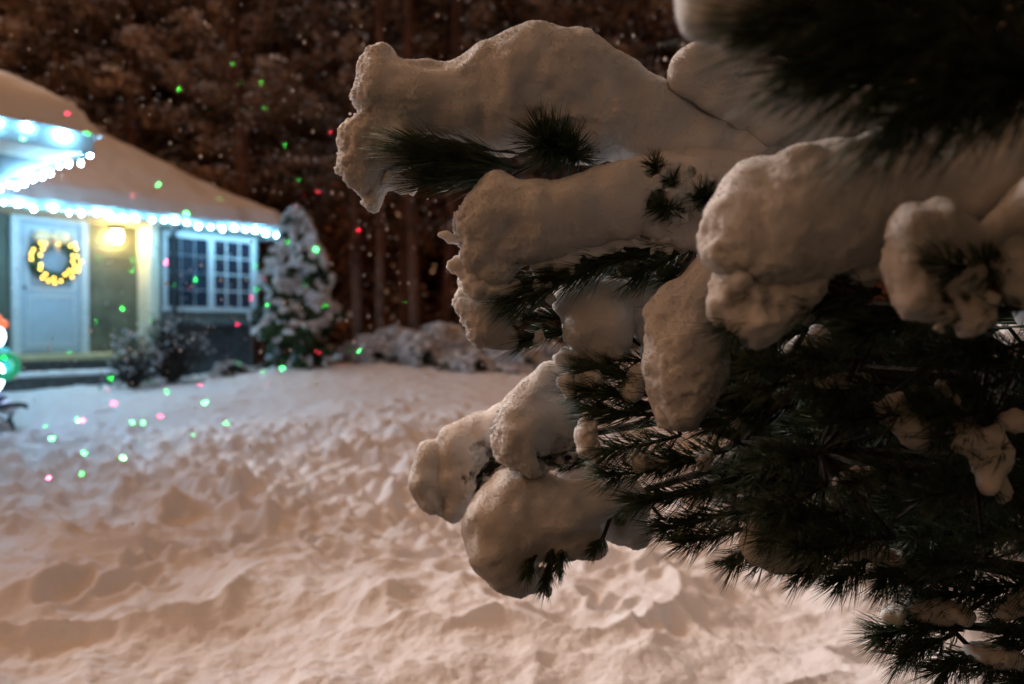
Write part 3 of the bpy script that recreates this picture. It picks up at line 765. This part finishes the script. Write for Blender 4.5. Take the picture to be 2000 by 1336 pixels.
# B: second bough
bough([(2300, 480, .03, 1.5), (1600, 440, .014, 1.3), (1350, 430, .009, 1.24), (1150, 470, .006, 1.21), (980, 520, .003, 1.2)], 1.22,
      snow=[[(975, 388, 50), (965, 430, 60), (1050, 425, 68), (1130, 415, 68), (1210, 395, 70), (1290, 370, 66), (1380, 370, 70), (1480, 390, 76), (1620, 420, 80)], [(1390, 440, 50), (1420, 500, 50), (1480, 540, 50)],
            [(940, 440, 40), (945, 500, 42), (965, 530, 35)], [(1000, 480, 45), (1090, 470, 45)], [(1290, 440, 40), (1330, 470, 30)]],
      cuts=[(1290, 405, 30, .026, 1.155), (1340, 440, 30, .026, 1.155), (1385, 385, 24, .024, 1.155), (1275, 325, 20, .02, 1.155), (1310, 348, 16, .02, 1.155), (1350, 335, 12, .02, 1.155), (1000, 545, 34, .03, 1.17), (1160, 545, 50, .02), (1240, 510, 40, .02)],
      mott=[[(1060, 510, 26), (1200, 485, 22), (1290, 470, 26)], [(905, 520, 24), (935, 560, 28), (1000, 560, 20)], [(858, 457, 5), (876, 464, 5), (892, 470, 7)], [(1215, 525, 14), (1260, 500, 14)]],
      twigs=[(1330, 470, 1080, 545, 700, .055, 38), (1200, 500, 1010, 590, 420, .06, 35), (1360, 470, 1240, 540, 420, .055, 42), (1100, 520, 1000, 570, 200, .06, 30), (1350, 500, 1300, 550, 200, .045, 45), (1330, 420, 1290, 400, 420, .032, 62, 1.2, 1.165), (1300, 350, 1275, 320, 260, .026, 62, 1.2, 1.165), (1400, 400, 1370, 380, 300, .032, 62, 1.2, 1.165), (1330, 370, 1310, 350, 200, .025, 62, 1.2, 1.165)],
      h=.0021, froth=[(905, 420, 45), (895, 480, 50), (905, 540, 50), (1000, 520, 50, 1.17), (1150, 480, 50, 1.16), (1330, 380, 60, 1.17)], label='second bough from the top, a square snow pillow above hanging needles', crumbs=21, seed=5.)
# B2/C lobes below
bough([(2200, 620, .025, 1.5), (1500, 600, .012, 1.32), (1200, 640, .007, 1.28), (1000, 660, .003, 1.27)], 1.28,
      snow=[[(920, 560, 30), (935, 590, 38), (955, 635, 42), (985, 660, 24)],
            [(1110, 590, 28), (1160, 600, 54), (1170, 640, 64), (1180, 670, 44)], [(1160, 575, 30), (1260, 570, 30), (1330, 590, 30)]],
      cuts=[(1065, 650, 30, .02)],
      mott=[[(1245, 610, 26), (1262, 650, 24), (1270, 690, 20)], [(980, 600, 30), (1020, 600, 16)], [(1100, 700, 18), (1215, 690, 16)]],
      twigs=[(1120, 640, 1030, 665, 260, .055, 34), (1100, 620, 1020, 620, 160, .045, 34), (1200, 700, 1130, 720, 300, .045, 50), (1290, 700, 1200, 700, 200, .045, 50)],
      h=.0024, froth=[(900, 560, 50), (915, 620, 50), (940, 670, 40), (1090, 660, 40), (1180, 690, 50), (1240, 600, 40)], label='third bough, with a hanging ragged lobe and a rounder one beside it', crumbs=12, seed=9.)
# D: bright upright lump
bough([(2100, 760, .02, 1.25), (1600, 720, .011, 1.2), (1400, 720, .008, 1.18), (1330, 800, .004, 1.16)], 1.16,
      snow=[[(1325, 615, 60), (1342, 670, 80), (1338, 735, 74), (1330, 785, 50)], [(1340, 610, 50), (1400, 560, 60), (1460, 540, 60)]],
      cuts=[(1440, 690, 40, .03), (1420, 770, 30, .03)],
      mott=[[(1300, 805, 24), (1350, 815, 24)], [(1430, 620, 34), (1460, 670, 26)]],
      twigs=[(1500, 760, 1390, 840, 380, .05, 50), (1480, 700, 1430, 780, 350, .05, 50), (1560, 700, 1440, 700, 350, .055, 40)],
      h=.0024, froth=[(1300, 800, 40), (1360, 815, 40)], label='upright snow lump lit pale down its side', crumbs=12, seed=13.)
# E: the broad near bough
bough([(2300, 420, .03, 1.2), (1800, 450, .016, .98), (1550, 500, .010, .97), (1440, 540, .005, .92)], .91,
      snow=[[(1435, 430, 60), (1470, 420, 85), (1560, 400, 100), (1660, 385, 100), (1760, 360, 105), (1880, 340, 120), (2050, 330, 130)],
            [(1430, 480, 65), (1500, 480, 75), (1600, 460, 80), (1700, 450, 70)]],
      cuts=[(1450, 530, 34, .02), (1640, 590, 60, .03), (1760, 560, 60, .03)],
      mott=[[(1450, 560, 55), (1520, 560, 50), (1600, 545, 45), (1690, 520, 45)], [(1420, 600, 40), (1480, 630, 46), (1540, 610, 36)]],
      twigs=[(1600, 540, 1460, 560, 350, .05, 50), (1720, 570, 1560, 600, 420, .055, 45), (1500, 600, 1440, 640, 300, .045, 45), (1850, 600, 1680, 640, 500, .06, 45)],
      h=.0034, k=.03, froth=[(1400, 520, 60, .87), (1500, 570, 70, .85), (1620, 540, 70, .85), (1370, 440, 40)], label='broad bough in the middle of the tree under one smooth sweep of snow', crumbs=9, seed=17.)
# F: lump nearest on the right
bough([(2300, 560, .02, .95), (2000, 540, .01, .85), (1850, 540, .006, .82)], .80,
      snow=[[(1790, 450, 50), (1830, 450, 56), (1880, 470, 40)], [(1775, 480, 40), (1768, 530, 36), (1785, 580, 36), (1840, 610, 30)], [(1950, 440, 40), (2050, 400, 70)]],
      cuts=[(1860, 510, 34, .02, .76)],
      mott=[[(1840, 500, 40), (1880, 560, 40), (1900, 610, 36)], [(1960, 480, 40), (1990, 560, 40)]],
      twigs=[(2000, 520, 1850, 520, 300, .045, 45, .82, .77), (2000, 600, 1850, 600, 300, .045, 45)],
      h=.0034, froth=[(1750, 480, 50), (1780, 600, 60), (1860, 520, 60, .76)], label='small bough with a ragged snow ring', crumbs=6, seed=21.)
# G: lower lobes, farther off
bough([(1700, 820, .016, 1.6), (1300, 820, .01, 1.58), (1080, 860, .006, 1.55), (900, 940, .004, 1.55)], 1.56,
      snow=[[(848, 895, 34), (836, 935, 38), (846, 975, 32)],
            [(945, 850, 42), (905, 880, 52), (892, 930, 46), (893, 985, 32)], [(945, 850, 45), (1010, 820, 45)]],
      cuts=[(962, 915, 42, .034, 1.51), (860, 985, 10, .01, 1.5)], mott=[[(950, 940, 20), (985, 900, 20)]],
      twigs=[(1010, 870, 940, 930, 260, .045, 40), (1000, 900, 930, 960, 200, .04, 40)],
      h=.0034, froth=[(850, 980, 40), (950, 930, 45, 1.53), (870, 1010, 40)], label='farthest low bough with two overlapping drooping snow lobes', seed=25., k=.006)
bough([(1700, 780, .016, 1.5), (1300, 780, .01, 1.45), (1120, 840, .006, 1.42), (1040, 900, .003, 1.42)], 1.43,
      snow=[[(1080, 742, 40), (1050, 772, 38), (1130, 720, 24)], [(1085, 800, 44), (1030, 822, 56), (1015, 865, 50), (1040, 905, 30)], [(1100, 830, 45), (1090, 870, 35)]],
      cuts=[(1095, 895, 36, .03, 1.39)], mott=[[(1060, 895, 28), (1110, 890, 20)]],
      twigs=[(1150, 870, 1050, 900, 300, .04, 45), (1180, 890, 1100, 910, 200, .04, 45)],
      h=.0024, froth=[(970, 830, 40), (985, 890, 45), (1030, 930, 40), (1090, 900, 40)], label='low bough whose round snow head overhangs a needle fringe', seed=29.)
bough([(1700, 930, .016, 1.52), (1450, 940, .01, 1.50), (1200, 990, .006, 1.46), (1060, 1080, .003, 1.45)], 1.46,
      snow=[[(1050, 950, 30), (1010, 975, 58), (982, 1020, 72), (980, 1070, 66), (1000, 1110, 46), (1035, 1135, 28)],
            [(1040, 985, 56), (1095, 1010, 60), (1135, 1045, 42), (1165, 1068, 20)], [(1030, 1040, 64), (1085, 1060, 40)], [(1100, 1000, 50), (1200, 960, 40)]],
      cuts=[(1035, 1112, 20, .02, 1.385), (1165, 1060, 14, .012, 1.41)],
      mott=[[(1062, 1120, 12), (1068, 1160, 9)]],
      twigs=[(1080, 1060, 1066, 1135, 300, .036, 24, 1.42, 1.40), (1045, 1085, 1030, 1120, 260, .03, 34, 1.41, 1.385), (1100, 1070, 1090, 1110, 200, .03, 34, 1.42, 1.4), (1180, 1045, 1160, 1072, 200, .028, 40, 1.43, 1.41)],
      froth=[(1010, 1130, 36), (1110, 1080, 36)], h=.0024, label='lowest snowy bough, one big rounded head with dark tufts beneath', seed=33.)
bough([(1750, 900, .016, 1.5), (1450, 900, .01, 1.52), (1250, 960, .006, 1.54), (1210, 1000, .003, 1.54)], 1.54,
      snow=[[(1130, 925, 36), (1160, 965, 50), (1205, 1010, 44), (1245, 1042, 30)], [(1180, 930, 40), (1230, 985, 44)]],
      cuts=[(1212, 1002, 16, .02, 1.49)], twigs=[(1240, 985, 1212, 1003, 140, .028, 40, 1.5, 1.49), (1290, 1010, 1260, 1040, 160, .03, 40)],
      froth=[(1230, 1040, 36)], h=.0026, label='low bough with a pale rimmed snow lobe behind the needle fringe', seed=35.)
# H: fringe of sharp needles in the middle
bough([(1800, 900, .014, 1.3), (1450, 860, .009, 1.27), (1300, 800, .006, 1.25), (1160, 760, .003, 1.25)], 1.25,
      snow=[[(1105, 745, 18), (1112, 770, 18)], [(1142, 845, 20), (1150, 870, 20)], [(1250, 730, 20), (1230, 760, 20)]],
      mott=[[(1146, 832, 20), (1152, 872, 22), (1170, 890, 14)], [(1130, 742, 20), (1165, 735, 16)], [(1250, 900, 20), (1290, 905, 16)], [(1370, 900, 18)]],
      twigs=[(1290, 745, 1150, 720, 380, .055, 34), (1280, 770, 1140, 765, 420, .055, 34), (1290, 810, 1160, 800, 380, .055, 34), (1330, 850, 1180, 880, 420, .05, 50),
             (1360, 900, 1180, 930, 420, .05, 45), (1400, 950, 1240, 980, 480, .05, 42), (1430, 1000, 1300, 1030, 420, .05, 42), (1460, 1030, 1330, 1060, 380, .045, 42), (1480, 1060, 1430, 1100, 200, .045, 35), (1420, 880, 1300, 900, 400, .05, 50), (1500, 900, 1380, 960, 420, .05, 50)],
      h=.0024, label='bare bristling bough of sharp dark needles in the middle', crumbs=0, seed=37., twig_r=.0035)
# I: lower rim with the round clump
bough([(2200, 1150, .02, 1.3), (1800, 1080, .010, 1.24), (1600, 1070, .007, 1.22), (1480, 1080, .003, 1.2)], 1.2,
      snow=[[(1490, 1020, 30), (1487, 1060, 34), (1520, 1085, 36)], [(1530, 1040, 30), (1570, 1060, 30)]],
      mott=[[(1540, 1090, 21), (1600, 1050, 25), (1680, 1060, 25), (1740, 1090, 19)], [(1560, 1010, 19), (1620, 1000, 15)]],
      twigs=[(1600, 1080, 1480, 1100, 260, .045, 50), (1640, 1090, 1560, 1120, 320, .045, 50), (1700, 1090, 1640, 1130, 360, .05, 50), (1780, 1100, 1720, 1130, 360, .05, 55), (1560, 1010, 1500, 1030, 120, .045, 40), (1700, 1020, 1600, 1020, 360, .05, 50), (1850, 1080, 1760, 1100, 360, .05, 50)],
      h=.0024, label='low bough with a round crumbly snow clump', crumbs=0, seed=41.)
# K: star cluster at the bottom right
bough([(2300, 1250, .02, 1.35), (2000, 1230, .01, 1.26), (1850, 1220, .005, 1.24)], 1.22,
      snow=[[(1800, 1190, 24), (1840, 1200, 30)]],
      mott=[[(1740, 1200, 16), (1800, 1190, 24), (1880, 1200, 24)], [(1900, 1270, 22), (1980, 1290, 22)], [(1960, 1190, 19), (2020, 1170, 22)]],
      twigs=[(1840, 1220, 1720, 1240, 420, .055, 48), (1860, 1240, 1760, 1280, 380, .055, 48), (1900, 1270, 1840, 1310, 380, .055, 50), (2000, 1260, 1920, 1300, 420, .055, 50), (2060, 1200, 1960, 1200, 300, .05, 50), (1880, 1180, 1780, 1190, 260, .045, 48), (2060, 1310, 1980, 1330, 350, .055, 50), (1960, 1150, 1800, 1165, 380, .055, 50), (1900, 1120, 1770, 1140, 340, .055, 50), (2060, 1130, 1920, 1150, 380, .055, 50), (2080, 1230, 1960, 1240, 340, .055, 50), (1880, 1230, 1790, 1215, 260, .05, 50)],
      h=.0034, label='bottom bough ending in a star of curved needles', crumbs=0, seed=45.)
# L: dark middle right, snow crumbs
random.seed(8)
tw = []
for i in range(46):
    x = random.uniform(1450, 2030); y = random.uniform(640, 1090); 
    if y > 900 + (x - 1450) * .35 + 120: continue
    d0 = random.uniform(1.0, 1.45)
    tw.append((x + 90, y + random.uniform(-30, 30), x - 20, y + random.uniform(0, 50), 260, .055, 48, d0 + .05, d0))
for i in range(46):
    x = random.uniform(1480, 2060); y = random.uniform(640, 1060)
    if y > 900 + (x - 1480) * .3: continue
    d0 = random.uniform(.95, 1.0)
    tw.append((x + 80, y + random.uniform(-30, 30), x - 20, y + random.uniform(0, 40), 150, .05, 50, d0 + .05, d0))
bough([(2300, 900, .03, 1.35), (1900, 900, .014, 1.2), (1600, 880, .008, 1.2), (1450, 860, .004, 1.2)], 1.1, snow=[], 
      mott=[[(1730, 800, 25, 1.0), (1790, 850, 22, 1.0), (1760, 780, 15, 1.0)], [(1880, 850, 30, .98), (1940, 880, 30, .98), (1930, 940, 22, .98)], [(1640, 940, 17, 1.05), (1700, 920, 15, 1.05)], [(1600, 760, 15, 1.05), (1680, 740, 18, 1.05)], [(1540, 690, 20, 1.2), (1600, 660, 25, 1.2)], [(1980, 820, 25, .98)], [(1850, 760, 17, 1.0), (1960, 960, 20, 1.0)]],
      twigs=tw, h=.004, label='dark inner bough flecked with small crumbs of snow', crumbs=0, seed=49.)
tw = []
for i in range(150):
    x = random.uniform(1380, 2120); y = random.uniform(560, 1180)
    if y > 960 + (x - 1380) * .32 or y < 640 - (x - 1380) * .0: continue
    d0 = random.uniform(1.4, 1.75)
    tw.append((x + 120, y - 20, x - 20, y + random.uniform(-20, 60), 330, .08, 55, d0, d0))
bough([(2100, 800, .03, 1.6), (1700, 800, .014, 1.6), (1450, 830, .008, 1.6)], 1.6, snow=[], mott=[], twigs=tw, label='dark inner bough deep in the shade near the trunk')
# N: upper right snow behind the dark tips
bough([(2300, 170, .02, 1.34), (1800, 220, .01, 1.28), (1500, 200, .006, 1.27), (1420, 170, .003, 1.25)], 1.24,
      snow=[[(1360, 145, 44), (1400, 165, 46), (1470, 200, 55), (1550, 230, 60), (1680, 260, 70), (1850, 270, 90), (2100, 250, 120)], [(1345, 140, 30), (1410, 130, 40), (1500, 160, 50)]],
      mott=[[(1380, 190, 16), (1440, 215, 20)]], twigs=[],
      h=.0034, k=.03, label='upper bough whose pale snow shows behind the dark tips', seed=53.)
# O: nearest, dark bough across the top corner
tw = []
for (x0, y0, x1, y1) in ((1900, -60, 1560, 60), (1950, -40, 1650, 110), (2000, 0, 1740, 170), (2050, 40, 1860, 150), (1750, -80, 1520, -20), (2100, 60, 1960, 120), (1850, -20, 1640, 40), (1950, 30, 1800, 110), (1850, -100, 1650, -40), (2050, -60, 1850, -20), (2080, 100, 1960, 60)):
    tw.append((x0, y0 + 55, x1, y1 + 75, 300, .085, 30, .68, .64))
bough([(2400, -100, .02, .8), (2100, -30, .012, .7), (1900, -20, .008, .67), (1700, 20, .004, .65)], .66,
      snow=[[(1380, -40, 60), (1400, 20, 50), (1450, -20, 70), (1600, -90, 70), (1800, -130, 80)]], mott=[[(1440, 60, 40), (1500, 60, 40)]],
      twigs=tw, h=.004, k=.03, label='nearest bough, dark needles hanging into the top corner', seed=57.)

# boughs outside the view, that shade the tree: above, to the right and behind
random.seed(21)
def shade_bough(p0, p1, spread, n=11, sn=True):
    p0, p1 = Vector(p0), Vector(p1); m = MB(); m.tube([p0, (p0 + p1) / 2 + Vector((0, 0, .05)), p1], [.025, .016, .006], 6)
    store = []; caps = []
    side = (p1 - p0).cross(Vector((0, 0, 1))).normalized()
    for i in range(n):
        t = (i + .5) / n; a = p0.lerp(p1, t)
        for s in (-1, 1):
            b = a + side * s * spread * random.uniform(.6, 1) + (p1 - p0).normalized() * .15 + Vector((0, 0, random.uniform(-.12, .02)))
            m.tube([a, b], [.007, .003], 4); needle_brush(store, a, b, 170, .11, 55, w=.003)
            if sn: caps.append((a.lerp(b, .1) + Vector((0, 0, .05)), .085, b + Vector((0, 0, .03)), .07))
    o = plink('bough', m.mesh('bough'), M['bark'], pine)
    plink('needles', needles_mesh('needles', store), M['needle'], o)
    if sn:
        P, Q = snow_field(caps, .016, .06, (), .004, .012, 3.); plink('snow', np_mesh('snow', P, [Q]), M['snow_near'], o, True)
T = Vector((2.0, 1.7, 0))
SB = []
for lev in range(6):                      # whorls round the trunk, kept clear of the view
    z = (.55, 1.0, 1.5, 2.05, 2.55, 3.1)[lev]
    for k in range(20):
        a = 2 * math.pi * (k + .5 * (lev % 2)) / 20; L = (3.1 if 195 < math.degrees(a) < 262 else 1.95) - .15 * lev + random.uniform(-.2, .2)
        p1 = Vector((T.x + math.cos(a) * L, T.y + math.sin(a) * L, z - .22))
        # clear of the cone of view with a margin for the side twigs
        def free(p, mg=.36):
            return p.y < -.25 or p.x - mg > .667 * p.y or p.z - .12 - CAM_Z > .46 * p.y + .03
        while L > .5 and not all(free(Vector((T.x, T.y, z)).lerp(p1, t_)) for t_ in (.35, .5, .65, .8, .9, 1.0)):
            L -= .1; p1 = Vector((T.x + math.cos(a) * L, T.y + math.sin(a) * L, z - .22))
        if L > .6: shade_bough((T.x, T.y, z), p1, .34 if L > 1 else .24, sn=p1.y > .9 or lev == 5)

# ------------------------------------------------------------------ bench and lit figure at the wing
bn = tag(empty('garden_bench', hw(-1.95, -3.6, 0), A40), 'black iron bench with snow on its seat by the house wall', 'bench')
zb = gz(*hw(-1.7, -4.1, 0)[:2]) - .84
zs = -.42
MB().box(-.29, .27, -.56, .56, zs - .03, zs).build('seat', M['metal'], bn, bevel=.01)
MB().tube([(-.29, -.56, zs - .015), (.24, -.56, zs + .005), (.30, -.56, zs - .01), (.31, -.56, zs - .04)], .026, 8).build('seat_rail', M['metal'], bn, True)
for sy in (-.53, .53):
    MB().tube([(.20, sy, zs - .02), (.16, sy, zs - .14), (.23, sy, zb - .1)], .02, 8).build('leg', M['metal'], bn, True)
    MB().tube([(-.24, sy, zs - .02), (-.18, sy, zs - .14), (-.25, sy, zb - .1)], .02, 8).build('leg', M['metal'], bn, True)
    MB().tube([(-.22, sy, zs - .2), (.0, sy, zs - .08), (.2, sy, zs - .2)], .012, 6).build('brace', M['metal'], bn, True)
MB().box(-.30, -.27, -.56, .56, zs + .1, zs + .45).build('backrest', M['metal'], bn, bevel=.01)
P, Q = snow_field([(Vector((-.2, -.5, zs - .01)), .07, Vector((-.2, .5, zs - .01)), .07), (Vector((.16, -.5, zs - .02)), .07, Vector((.16, .5, zs - .02)), .07)], .012, .08, (), .006, .015, 2.)
link('snow', np_mesh('snow', P, [Q]), M['snow'], bn, True)
M.update(fig_dark=mat('inflatable_dark', (.02, .02, .05), .5, var=.3, vscale=5), fig_white=mat('inflatable_white', (.8, .8, .85), .5, emit=(.45, .58, 1.0), es=15),
         fig_teal=mat('inflatable_teal', (.05, .4, .42), .5, emit=(.02, .38, .42), es=.5), fig_green=mat('inflatable_green', (.04, .4, .1), .5, emit=(.02, .42, .28), es=.4), fig_orange=mat('inflatable_orange', (.85, .18, .04), .5, emit=(1, .16, .03), es=.9))
fg = tag(empty('inflatable_figure', hw(-1.95, -3.85, zs + .045), A40), 'lit blow-up figure with orange brimmed cap and teal green ring, on the black bench', 'yard figure')
MB().ball((0, 0, .30), .21, (1, .95, 1.35), 20, 14).build('body', M['fig_dark'], fg, True)
MB().ball((0, -.05, .27), .185, (1, .95, 1.25), 20, 14).build('belly', M['fig_white'], fg, True)
MB().ball((0, 0, .68), .20, (1, 1, .95), 20, 14).build('head', M['fig_dark'], fg, True)
MB().ball((.03, -.055, .67), .16, (1, 1, .9), 16, 12).build('face', M['fig_white'], fg, True)
MB().tube([(.02, -.2, .66), (.03, -.26, .65), (.03, -.31, .64)], [.05, .03, .004], 10).build('beak', M['fig_orange'], fg, True)
for sx in (-.07, .10): MB().ball((sx, -.205, .72), .025).build('eye', M['fig_dark'], fg, True)
MB().torus((0, 0, .80), .19, .045, 'z').build('cap_brim', M['fig_orange'], fg, True)
MB().ball((0, 0, .82), .19, (1, 1, .75), 18, 12).build('cap', M['fig_orange'], fg, True)
MB().ball((0, 0, 1.0), .06).build('pompom', M['fig_white'], fg, True)
MB().torus((0, 0, .52), .16, .055, 'z').build('scarf', M['fig_teal'], fg, True)
MB().torus((.14, -.22, .36), .11, .045, 'y').build('ring', M['fig_green'], fg, True)
MB().ball((.19, -.05, .40), .09, (.9, 1.1, 1.7), 14, 10).build('wing', M['fig_teal'], fg, True)
for sx in (-.1, .1): MB().ball((sx, -.1, .02), .09, (1, 1.3, .5)).build('foot', M['fig_dark'], fg, True)

# ------------------------------------------------------------------ party laser: beams of dots on house, trees and snow
def laser(name, loc, aim, col, scale, rad, strength, seed):
    d = bpy.data.lights.new(name, 'SPOT'); d.energy = 600; d.spot_size = R(35); d.spot_blend = 0; d.shadow_soft_size = 0.0; d.use_nodes = True
    o = bpy.data.objects.new(name, d); COL.objects.link(o); o.location = loc
    o.rotation_euler = (Vector(aim) - Vector(loc)).to_track_quat('-Z', 'Y').to_euler()
    nt = d.node_tree; N = nt.nodes; L = nt.links; em = N['Emission']
    tc = N.new('ShaderNodeTexCoord'); sp = N.new('ShaderNodeSeparateXYZ'); L.new(tc.outputs['Normal'], sp.inputs[0])
    def math_(op, a, b):
        n = N.new('ShaderNodeMath'); n.operation = op
        for i, v in enumerate((a, b)):
            if isinstance(v, (int, float)): n.inputs[i].default_value = v
            else: L.new(v, n.inputs[i])
        return n.outputs[0]
    cx = math_('ADD', math_('DIVIDE', sp.outputs['X'], sp.outputs['Z']), seed); cy = math_('DIVIDE', sp.outputs['Y'], sp.outputs['Z'])
    cb = N.new('ShaderNodeCombineXYZ'); L.new(cx, cb.inputs[0]); L.new(cy, cb.inputs[1])
    vo = N.new('ShaderNodeTexVoronoi'); vo.voronoi_dimensions = '2D'; vo.inputs['Scale'].default_value = scale; L.new(cb.outputs[0], vo.inputs['Vector'])
    dot = math_('LESS_THAN', vo.outputs['Distance'], rad * scale)
    sc = N.new('ShaderNodeSeparateColor'); L.new(vo.outputs['Color'], sc.inputs[0])
    amp = math_('POWER', sc.outputs[0], 3.0)
    L.new(math_('MULTIPLY', math_('MULTIPLY', dot, amp), strength / 10), em.inputs['Strength'])
    em.inputs['Color'].default_value = (*col, 1)
laser('green_laser', (-2.5, -.5, 1.5), (-6.3, 12, 1.7), (.05, 1, .12), 24.0, .0013, 18000, 3.0)
laser('red_laser', (-2.56, -.5, 1.5), (-6.3, 12, 1.4), (1, .03, .12), 16.0, .0014, 18000, 8.3)

# ------------------------------------------------------------------ flakes in the air
fl = MB(); random.seed(3)
for i in range(1900):
    y = random.uniform(2.5, 12) ; x = random.uniform(-.66, .25) * y; z = 1.2 + random.uniform(-.3, .44) * y
    r_ = random.uniform(.003, .0065)
    fl.ball((x, y, z), r_, (1, 1, 1.2), 5, 4)
tag(fl.build('falling_snow', M['snow']), 'small snowflakes in the air before the wood', 'falling snow', kind='stuff')
